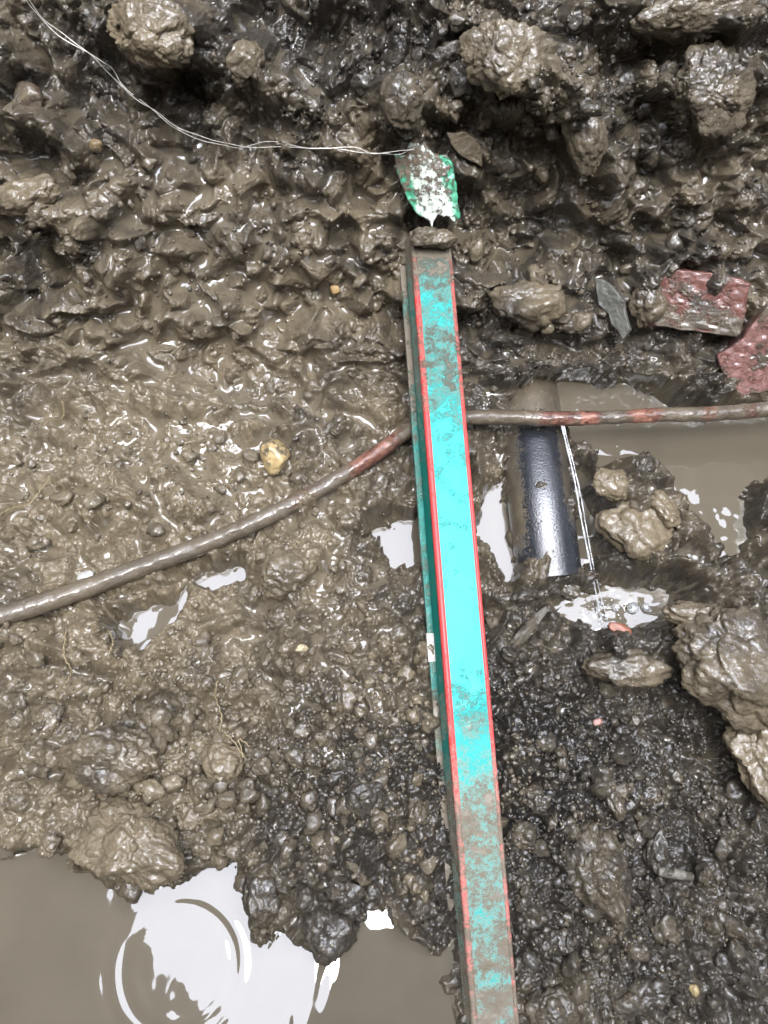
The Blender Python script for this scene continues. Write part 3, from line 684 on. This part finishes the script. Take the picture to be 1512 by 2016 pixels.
CL = [ # px, py, r, aspect, angle, material, label
 (300, 62, 92, (1.15, .75, .7), -8, 2, 'large pale mud clod jutting from the top left of the bank'),
 (480, 125, 52, (1.1, .8, .7), 20, 1, 'medium mud clod right of the large pale one at the bank top'),
 (790, 200, 52, (1, 1.05, .8), 0, 1, 'rounded clod sitting just above the torn green plastic'),
 (1000, 120, 92, (1.2, .8, .6), -20, 1, 'broad crumbly mass overhanging the bank right of centre'),
 (1150, 255, 62, (.7, 1.5, .7), 22, 1, 'tall crumbly mud lump hanging below the broad mass'),
 (1240, 165, 46, (1.1, .8, .8), 0, 0, 'dark smooth clod wedged in the hollow near the upper right'),
 (1405, 180, 84, (1.1, .9, .7), -30, 1, 'lumpy grey clod high on the bank at the right'),
 (1030, 1172, 26, (1.3, .7, .7), 10, 0, 'clod pressed against the cut end of the black pipe'),
 (1122, 1160, 22, (1, 1, .7), 0, 1, 'small clod between the black pipe end and the jet'),
 (850, 466, 38, (1.25, .65, .8), 0, 1, 'soft mud lump over the top end of the teal bar, under the torn plastic'),
 (1380, 28, 105, (1.6, .5, .6), 0, 1, 'long mud shelf along the top right corner of the bank'),
 (50, 385, 60, (1.3, .6, .6), 10, 1, 'small ledge of mud under the dark hollow at the left'),
 (1272, 592, 40, (.9, 1.2, .7), 0, 1, 'wet clod covering the left corner of the dull red brick'),
 (1050, 600, 68, (1.2, .7, .6), 0, 1, 'wet clod standing right of the bar above the copper pipe'),
 (1250, 1040, 70, (1.1, .9, .6), -30, 2, 'crumbly tan clod standing in water beside the jet'),
 (1305, 1000, 34, (.8, 1.3, .7), 30, 2, 'narrow crumbly piece leaning on the tan clod in the water'),
 (1200, 955, 40, (1.1, .9, .6), 0, 2, 'low crumbly lump just right of the black pipe'),
 (1270, 915, 20, (1, 1, .7), 0, 0, 'small round clod poking out of the right pool'),
 (1475, 1305, 150, (1.15, .8, .5), -32, 1, 'big mud shoulder rising at the right edge beside the splash pool'),
 (1520, 1480, 110, (.8, 1.2, .5), 22, 2, 'tan mud slab hanging down the right edge below the shoulder'),
 (1385, 1215, 60, (1.5, .6, .4), -14, 1, 'low mud ridge running from the splash pool to the right edge'),
 (1230, 1315, 70, (1.3, .6, .6), 0, 1, 'gritty grey clod below the splash pool'),
 (1170, 1720, 84, (.85, 1.2, .9), 20, 0, 'large angular dark clod in the lower right rubble'),
 (1290, 1670, 42, (.7, 1.1, .8), -10, 0, 'upright dark clod behind the large angular one'),
 (1090, 1990, 50, (1.1, .9, .8), 0, 0, 'wet dark clod at the bottom edge right of the bar'),
 (1270, 1960, 60, (1.2, .8, .7), 10, 0, 'flat dark clod near the bottom right corner'),
 (225, 1490, 88, (1.25, .75, .8), -8, 3, 'grey gritty stone-like lump on the left above the puddle'),
 (440, 1500, 42, (.95, 1.15, .9), 10, 2, 'round tan clod with a root right of the gritty lump'),
 (265, 1665, 100, (1.15, .85, .7), -10, 2, 'large glossy clod at the edge of the big puddle'),
 (100, 1665, 24, (1, 1, .8), 0, 1, 'small clod left of the glossy one by the puddle'),
 (515, 1760, 52, (.75, 1.35, .8), 8, 0, 'long dark clod dipping into the puddle'),
 (650, 1830, 56, (1.1, .95, .8), 0, 0, 'knobbly dark clod standing in the puddle nearest the bar'),
 (572, 1900, 30, (.95, 1.1, .8), 0, 0, 'small dark clod alone in the puddle'),
 (600, 1770, 34, (1, .9, .8), 0, 0, 'small round clod between the two clods in the puddle'),
 (680, 1750, 40, (1.1, .8, .8), 0, 0, 'round clod above the knobbly one at the puddle edge'),
 (95, 1420, 24, (1, 1.2, .9), 0, 2, 'small tan clod at the left above the gritty lump'),
 (560, 1130, 60, (1.1, .9, .6), 20, 1, 'mud lump left of the small pool under the copper pipe'),
 (720, 1570, 40, (1, 1, .8), 0, 0, 'round wet lump in the crumbs left of the bar'),
 (820, 1600, 28, (.9, 1.1, .9), 0, 0, 'egg shaped pebble coated in mud beside the bar'),
 (1060, 1580, 26, (1.1, .9, .9), 0, 0, 'smooth coated pebble close to the right side of the bar'),
 (1030, 1640, 30, (1, 1, .9), 0, 0, 'shiny lump right of the bar below the smooth pebble'),
 (1210, 1580, 24, (.8, 1.4, .9), 20, 0, 'slim coated pebble in the middle of the right rubble'),
]
M_GRIT = mud_mat('gritty_stone', False, 0.5)
MATS = [M_CLOD_DARK, M_CLOD, M_CLOD_TAN, M_GRIT]
for i, (px, py, r, asp, an, mi, lab) in enumerate(CL):
    oc = put('mud_clod' if mi != 3 else 'stone', px, py, r, asp, an, MATS[mi], lab, 'clod' if mi != 3 else 'stone', 100+i*7, sink=0.0 if ('brick' in lab or 'top end' in lab) else 0.5 if (py < 760 or px > 1380) else (0.22 if px < 700 and py > 1300 else 0.34), sub=6 if r > 75 else 5, rough=0.16, facet=0.85 if 'angular' in lab else 0.6)
    if 'top end' in lab or 'brick' in lab:      # these rest on the bar and on the brick, not on the ground behind
        oc.location += (Vector((0, 0, HC))-oc.location).normalized()*(0.022 if 'brick' in lab else 0.037)

# stones and chips
ST = [
 ('stone', 540, 902, 36, (.85, 1.05, .8), 20, simple('ochre_stone', (0.52, 0.40, 0.20), 0.35, col2=(0.30, 0.21, 0.10), scale=120, bumpd=0.0008, coat=0.5, mud=0.5), 'yellow ochre stone lying on the slurry above the copper pipe'),
 ('stone', 660, 570, 11, (1, .9, .8), 0, simple('tan_stone', (0.40, 0.27, 0.12), 0.4, bumpd=0.0004), 'tiny orange tan pebble on the bank left of the bar'),
 ('stone', 592, 1276, 13, (1.3, .6, .6), 0, simple('pale_stone', (0.45, 0.38, 0.24), 0.35, mud=0.2), 'small pale flake on the mud left of the bar'),
 ('stone', 168, 1136, 17, (1.1, .8, .6), 20, simple('white_stone', (0.40, 0.39, 0.37), 0.25, coat=0.6, mud=0.2), 'small whitish stone above the left copper pipe'),
 ('stone', 1175, 1422, 11, (1.1, .8, .7), 30, simple('pink_stone', (0.28, 0.15, 0.12), 0.4), 'tiny pink chip in the dark mud below the splash'),
 ('stone', 1218, 1238, 17, (1.5, .6, .5), -18, simple('orange_chip', (0.26, 0.10, 0.06), 0.4), 'orange chip at the lower edge of the splash pool'),
 ('stone', 190, 285, 14, (1, 1, .8), 0, simple('brown_stone', (0.17, 0.12, 0.06), 0.4, mud=0.5), 'brown pebble on the bank below the thin wire'),
 ('stone', 58, 192, 30, (1, .9, .8), 0, simple('rust_stone', (0.09, 0.06, 0.04), 0.4, coat=0.4, mud=0.6), 'reddish brown stone in the bank at the far left'),
 ('stone', 1366, 1948, 13, (1, .9, .8), 0, simple('ochre_pebble', (0.36, 0.28, 0.14), 0.4), 'tiny ochre pebble near the bottom right corner'),
]
for i, (nm, px, py, r, asp, an, mt, lab) in enumerate(ST):
    put(nm, px, py, r, asp, an, mt, lab, 'stone', 400+i*11, sink=0.25, sub=4, rough=0.12, fine=0.03, facet=0.9)

def slab(name, outline, Z, thick, mat, label, cat, tiltv=(0, 0), seed=0, n=26, round_=0.18, parent=None, jag=1.0):
    """flat-faced broken piece: outline in photo pixels -> real thickness, rounded and pitted edges"""
    o2 = np.array(outline, float); jr = np.random.default_rng(seed)
    o2 = np.concatenate([[p_, (p_+q_)/2+jr.normal(0, 2.6, 2)] for p_, q_ in zip(o2, np.roll(o2, -1, 0))]); c = o2.mean(0)
    nrmv = Vector((tiltv[0], tiltv[1], 0)) + (Vector((0, 0, HC))-ray(c[0], c[1], Z)).normalized(); nrmv.normalize()
    cen = ray(c[0], c[1], Z)
    ring = []
    for i in range(len(o2)):
        p0, p1 = o2[i], o2[(i+1) % len(o2)]
        for q in range(7):
            p = p0+(p1-p0)*q/7; d = ray(p[0], p[1], 1)-Vector((0, 0, HC)); O = Vector((0, 0, HC))
            t = (cen-O).dot(nrmv)/d.dot(nrmv); ring.append(O+d*t)
    ring = np.array([tuple(r_) for r_ in ring]); m = len(ring); cc = ring.mean(0); nn = np.array(nrmv)
    V, rows = [], []
    lay = [(float(k_), 0.0) for k_ in np.linspace(0, .93, 30)] + [(.955, 0.0), (.985, -.05), (1.0, -.15), (1.0, -.35), (1.0, -.55), (1.0, -.75), (.98, -.95), (.9, -1.0), (.5, -1.0), (.0, -1.0)]
    for (k_, h) in lay:
        row = cc + (ring-cc)*max(k_, .002) + nn*h*thick
        V.append(row)
    V = np.array(V); nl = len(lay)
    q = pn(V[..., 0]*90+seed, V[..., 1]*90+V[..., 2]*60, seed)*0.0013*jag + pn(V[..., 0]*260+seed, V[..., 1]*260+V[..., 2]*160, seed+1)*0.0007*jag
    kr = np.array([l_[0] for l_ in lay])[:, None]**3
    V = V + q[..., None]*nn + (q*0.8*kr)[..., None]*(ring-cc)[None]/np.linalg.norm(ring-cc, axis=1)[None, :, None]
    id_ = np.arange(nl*m).reshape(nl, m); nx = np.roll(id_, -1, 1)
    Qd = np.stack([id_[:-1], id_[1:], nx[1:], nx[:-1]], -1).reshape(-1, 4)
    V = V.reshape(-1, 3)-np.array(cen)
    o = mesh_obj(name, V, Qd, mat, parent); o.location = cen
    if label: tag(o, label, cat)
    return o
M_BRICK = simple('wet_red_brick', (0.165, 0.062, 0.045), 0.42, col2=(0.085, 0.036, 0.028), scale=190, bumpd=0.0020, coat=0.45, mud=0.55, mudscale=24)
M_BRICK2 = simple('wet_pink_brick', (0.21, 0.098, 0.082), 0.38, col2=(0.12, 0.055, 0.046), scale=210, bumpd=0.0020, coat=0.8, mud=0.42, mudscale=40)
Zb1 = gdepth(1370, 600, 4)
slab('brick', [(1255, 548), (1300, 528), (1400, 536), (1468, 550), (1478, 558), (1472, 610), (1460, 660), (1452, 666), (1370, 655), (1262, 640), (1250, 630)], Zb1-0.012, 0.06, M_BRICK, 'dull red brick end half buried in the bank above the copper pipe', 'brick', (0.05, -0.1), 3)
Zb2 = gdepth(1470, 720, 4)
slab('brick', [(1458, 668), (1512, 600), (1620, 620), (1600, 740), (1512, 772), (1446, 790), (1420, 735), (1410, 700)], Zb2-0.022, 0.05, M_BRICK2, 'pinkish brick at the right edge just above the copper pipe', 'brick', (0.1, -0.25), 9)
M_SLATE = simple('grey_slate', (0.10, 0.10, 0.085), 0.38, scale=240, bumpd=0.0008, coat=0.4, mud=0.2)
slab('slate_shard', [(1170, 548), (1196, 556), (1226, 590), (1240, 650), (1226, 668), (1204, 640), (1178, 600)], gdepth(1205, 610, 3)-0.012, 0.008, M_SLATE, 'thin grey slate shard stuck in the bank left of the red brick', 'shard', (-0.4, 0), 14, jag=.7)
slab('slate_shard', [(880, 262), (915, 258), (945, 285), (950, 330), (925, 318), (900, 300)], gdepth(912, 290, 3)-0.010, 0.012, M_CLOD, 'flat smooth mud coated shard right of the torn green plastic', 'shard', (0.2, -.2), 19, jag=.6)
M_TWIG = simple('pale_twig', (0.20, 0.185, 0.15), 0.55, coat=0.15, bumpd=0.002, mud=0.5)
Zt = gdepth(1330, 1722, 2)-0.006
tw = tube('twig', [ray(1296, 1716, Zt), ray(1330, 1720, Zt-.002), ray(1362, 1726, Zt)], [.0035, .0045, .0035], M_TWIG, 30, 12); tag(tw, 'short pale broken stick in the dark rubble at the lower right', 'stick')
# ragged fibrous splinter below the black pipe
Zt = gdepth(1040, 1240, 2)-0.004
tw = tube('wood_splinter', [ray(985, 1310, Zt+.004), ray(1020, 1262, Zt-.002), ray(1050, 1225, Zt-.002), ray(1078, 1196, Zt+.002)], [.0015, .005, .004, .0015], M_TWIG, 60, 14, lambda c, th: 0.0012*np.sin(th*5)[None, :]*np.ones((len(c), 1))); tag(tw, 'ragged pale splinter below the cut end of the black pipe', 'splinter')

# ---- torn green plastic piece with the wire
def torn_mat():
    m, n, l, p = newmat('torn_green_plastic')
    tc = N(n, 'ShaderNodeNewGeometry').outputs['Position']
    n1 = noise_node(n, l, 75, 6, 0.7, tc); n2 = noise_node(n, l, 150, 5, 0.7, tc)
    mc, mr, mb, wb = mud_nodes(n, l, False, 0.5)
    edge_ = math_(n, l, 'ADD', attr(n, 'green'), math_(n, l, 'MULTIPLY', math_(n, l, 'SUBTRACT', n1.outputs[0], 0.5), 1.2))
    c = mix(n, l, ramp(n, l, edge_, 0.42, 0.6).outputs[0], (0.58, 0.63, 0.55), (0.07, 0.33, 0.19))
    mf = ramp(n, l, math_(n, l, 'ADD', n2.outputs[0], attr(n, 'muddy')), 0.55, 0.63).outputs[0]
    c = mix(n, l, mf, c, mix(n, l, 0.5, mc, (0.17, 0.13, 0.10))); l.new(c, p.inputs['Base Color'])
    p.inputs['Roughness'].default_value = 0.22; p.inputs['Coat Weight'].default_value = 0.7; p.inputs['Coat Roughness'].default_value = 0.08
    l.new(bump(n, l, math_(n, l, 'ADD', mf, math_(n, l, 'MULTIPLY', n2.outputs[0], 0.8)), 0.0010), p.inputs['Normal'])
    return m
TO = [(776, 305), (800, 312), (806, 292), (835, 288), (850, 305), (880, 304), (894, 330), (900, 375), (907, 430), (893, 444), (884, 437), (872, 443), (862, 436), (850, 456), (832, 430), (800, 390), (786, 350)]
Zt = gdepth(845, 370, 4)-0.022
o = slab('plastic_fragment', TO, Zt, 0.010, torn_mat(), 'torn green and white plastic fragment smeared with mud at the top end of the bar', 'plastic', (0.0, -0.15), 23, jag=1.0)
me = o.data; co = np.empty(len(me.vertices)*3, dtype=np.float32); me.vertices.foreach_get('co', co); co = co.reshape(-1, 3)
wpos = co+np.array(o.location); fx, fy, _ = project(wpos[:, 0], wpos[:, 1], wpos[:, 2])
co[:, 2] += 0.010*np.exp(-((fx-(845+(fy-370)*.35))/26)**2)        # raised spine
me.vertices.foreach_set('co', co.ravel()); me.update()
mid = 845+(fy-370)*.3
for nm, arr in (('green', np.clip(np.abs(fx-mid)/52, 0, 1)*0.9), ('muddy', 0.12*sstep(430, 320, fy)+0.0)):
    at = me.attributes.new(nm, 'FLOAT', 'POINT'); at.data.foreach_set('value', arr.astype(np.float32))

def wire(pts, lift, r, name, mat, label=None, cat=None, parent=None, n=300, wob=0.0, sd_=0):
    P_ = catmull([(x, y) for x, y in pts], 40); zs = []
    for x, y in P_: zs.append(min(gdepth(x+dx, y+dy) for dx in (-8, 0, 8) for dy in (-8, 0, 8))-lift)
    zs = np.array(zs); zs = np.minimum(zs, np.convolve(np.pad(zs, 4, mode='edge'), np.ones(9)/9, 'valid'))
    zs = np.convolve(np.pad(zs, 3, mode='edge'), np.ones(7)/7, 'valid')
    w3 = [ray(x+wob*math.sin(i*1.3+sd_), y+wob*math.cos(i*1.7+sd_*2), z) for i, ((x, y), z) in enumerate(zip(P_, zs))]
    o_ = tube(name, w3, r, mat, n, 8, parent=None)
    if label: tag(o_, label, cat)
    return o_
m_w, n_, l_, p_ = newmat('clear_wire'); p_.inputs['Base Color'].default_value = (0.50, 0.48, 0.43, 1); p_.inputs['Roughness'].default_value = 0.15; p_.inputs['Metallic'].default_value = 0.35
WP = [(48, -12), (75, 25), (120, 65), (170, 100), (210, 140), (262, 190), (310, 222), (365, 258), (420, 275), (475, 288), (560, 290), (640, 292), (720, 300), (780, 304), (815, 292)]
WP2 = [(46, -12), (60, 10), (105, 62), (180, 108), (220, 135), (250, 176), (318, 230), (360, 262), (430, 284), (475, 290), (540, 278), (600, 292), (690, 290), (740, 302), (815, 294)]
wroot = empty('twisted_wire', ray(815, 292, gdepth(815, 292))); tag(wroot, 'thin pale twisted wire strung down the upper left bank to the torn plastic', 'wire')
for k_, q in enumerate((WP, WP2)):
    o = wire(q, 0.006, 0.00034, 'strand', m_w, sd_=k_, wob=1.2); reparent(o, wroot)

# ---- roots
m_r = simple('pale_root', (0.28, 0.22, 0.12), 0.45, bumpd=0.0003)
RT = [([(0, 1012), (25, 1000), (55, 994), (72, 975), (85, 958), (98, 942)], 'fine pale root curling over the mud at the left edge'),
      ([(428, 1340), (424, 1370), (436, 1410), (432, 1440)], 'fine root hanging over the mud above the round tan clod'),
      ([(440, 1440), (462, 1462), (480, 1490), (470, 1455), (492, 1470)], 'short kinked root on top of the round tan clod'),
      ([(122, 790), (126, 810), (122, 825)], 'tiny root fibre on the bank at the left'),
      ([(130, 1240), (126, 1290), (140, 1320), (130, 1345)], 'fine root below the left end of the copper pipe'),
      ([(212, 1240), (222, 1262), (214, 1290)], 'fine fibre beside the tan slurry pool')]
for q, lab in RT: wire(q, 0.003, 0.0005, 'root', m_r, lab, 'root', n=60, wob=1.0)

# ---- the leak: two thin strands of falling water
m_j, n_, l_, p_ = newmat('clear_water'); p_.inputs['Base Color'].default_value = (0.95, 0.98, 1, 1); p_.inputs['Transmission Weight'].default_value = 0.8
p_.inputs['Roughness'].default_value = 0.02; p_.inputs['IOR'].default_value = 1.33; p_.inputs['Specular IOR Level'].default_value = 1.0; p_.inputs['Coat Weight'].default_value = 1.0
jroot = empty('water_jet', ray(1110, 840, .735)); tag(jroot, 'clear jet of water leaking from the copper pipe into the splash pool', 'water jet')
J1 = [ray(1106, 838, .733), ray(1130, 940, .728), ray(1146, 1030, .724), ray(1166, 1130, .722), ray(1186, 1232, .732)]
J2 = [ray(1110, 838, .735), ray(1140, 960, .731), ray(1158, 1060, .727), ray(1172, 1130, .725), ray(1196, 1222, .732)]
for q, r in ((J1, .0010), (J2, .0006)):
    o = tube('water_strand', q, r, m_j, 120, 10, lambda c, th: 0.0003*np.sin(np.linspace(0, 60, len(c)))[:, None]*np.ones((1, len(th)))); reparent(o, jroot)
dv, df, dc = [], [], 0
for _ in range(70):
    x, y = HP[0]+rng.normal(0, .014), HP[1]+rng.normal(0, .010); r = 0.0004+0.0009*rng.random()**2; zq = -.006+abs(rng.normal(0, .007))
    v, f = ICO[2]; dv.append(v*r+np.array([x, y, zq])); df.append(f+dc); dc += len(v)
tag(mesh_obj('splash_droplets', np.concatenate(dv), np.concatenate(df), m_j), 'tiny droplets thrown up where the jet lands', kind='stuff')
# bubbles
for i, (px, py, r) in enumerate(((1212, 1196, 9), (1246, 1196, 12), (1272, 1196, 9), (1185, 1188, 6))):
    v, f = ICO[3]; sel = v[:, 2] > -0.15; Z = .715; rm = r*Z/F
    x, y = wpt(px, py, -0.005)
    keep = [t for t in f.tolist() if all(sel[k_] for k_ in t)]
    o = mesh_obj('bubble', v*rm, keep, m_j); o.location = (x, y, -0.006)
    tag(o, ('bubble nearest the jet on the splash pool', 'largest bubble on the splash pool', 'rightmost bubble on the splash pool', 'smallest bubble beside the jet')[i], 'bubble')

# ---- rubble: loose crumbs lying on the mud
R_ = {0: ([], [], [0]), 1: ([], [], [0])}
zone_pts = [(1200, 1650, 330, 360, 2400), (500, 1520, 380, 190, 1300), (250, 1300, 240, 120, 250), (700, 1300, 200, 200, 300), (1050, 150, 450, 130, 500), (400, 950, 330, 120, 300), (1100, 600, 250, 150, 250), (400, 500, 380, 220, 300)]
for (cx, cy, sx, sy, num) in zone_pts:
    for _ in range(num):
        px, py = rng.normal(cx, sx*.6), rng.normal(cy, sy*.6)
        if not (-20 < px < 1530 and -20 < py < 2040): continue
        Z = gdepth(px, py); p = ray(px, py, Z)
        if p.z < -0.004 and rng.random() > 0.03: continue
        r = min(0.0012*(rng.random()**-0.55), 0.0105); dk_ = 1 if (px > 860 and py > 1250) or py < 300 else 0; vs, fs, cc_ = R_[dk_]
        big = r > 0.004
        v, f = ICO[3] if big else ICO[2]
        sd_ = int(rng.integers(0, 200)); q = 1+0.45*n3(v, 1.2, sd_)+(0.22*n3(v, 3.4, sd_+3) if big else 0)
        if r > .002:
            for _q in range(5):
                dd = rng.normal(size=3); dd /= np.linalg.norm(dd); v = v - np.clip(v@dd-0.5-.35*rng.random(), 0, None)[:, None]*dd*.9
        vv = v*q[:, None]*np.array([1, .6+.5*rng.random(), .5+.4*rng.random()])*r
        vv = rotz(vv, rng.random()*360, slope_at(py))
        vs.append(vv+np.array(p)[None]+np.array([0, 0, -r*.05])); fs.append(f+cc_[0]); cc_[0] += len(v)
for k_, mt_, lab in ((0, M_CLOD, 'wet tan crumbs of mud and grit scattered over the left of the pit'), (1, M_CLOD_DARK, 'dark wet crumbs of mud heaped right of the bar and on the upper bank')):
    rub = mesh_obj('rubble', np.concatenate(R_[k_][0]), np.concatenate(R_[k_][1]), mt_)
    tag(rub, lab, kind='stuff')
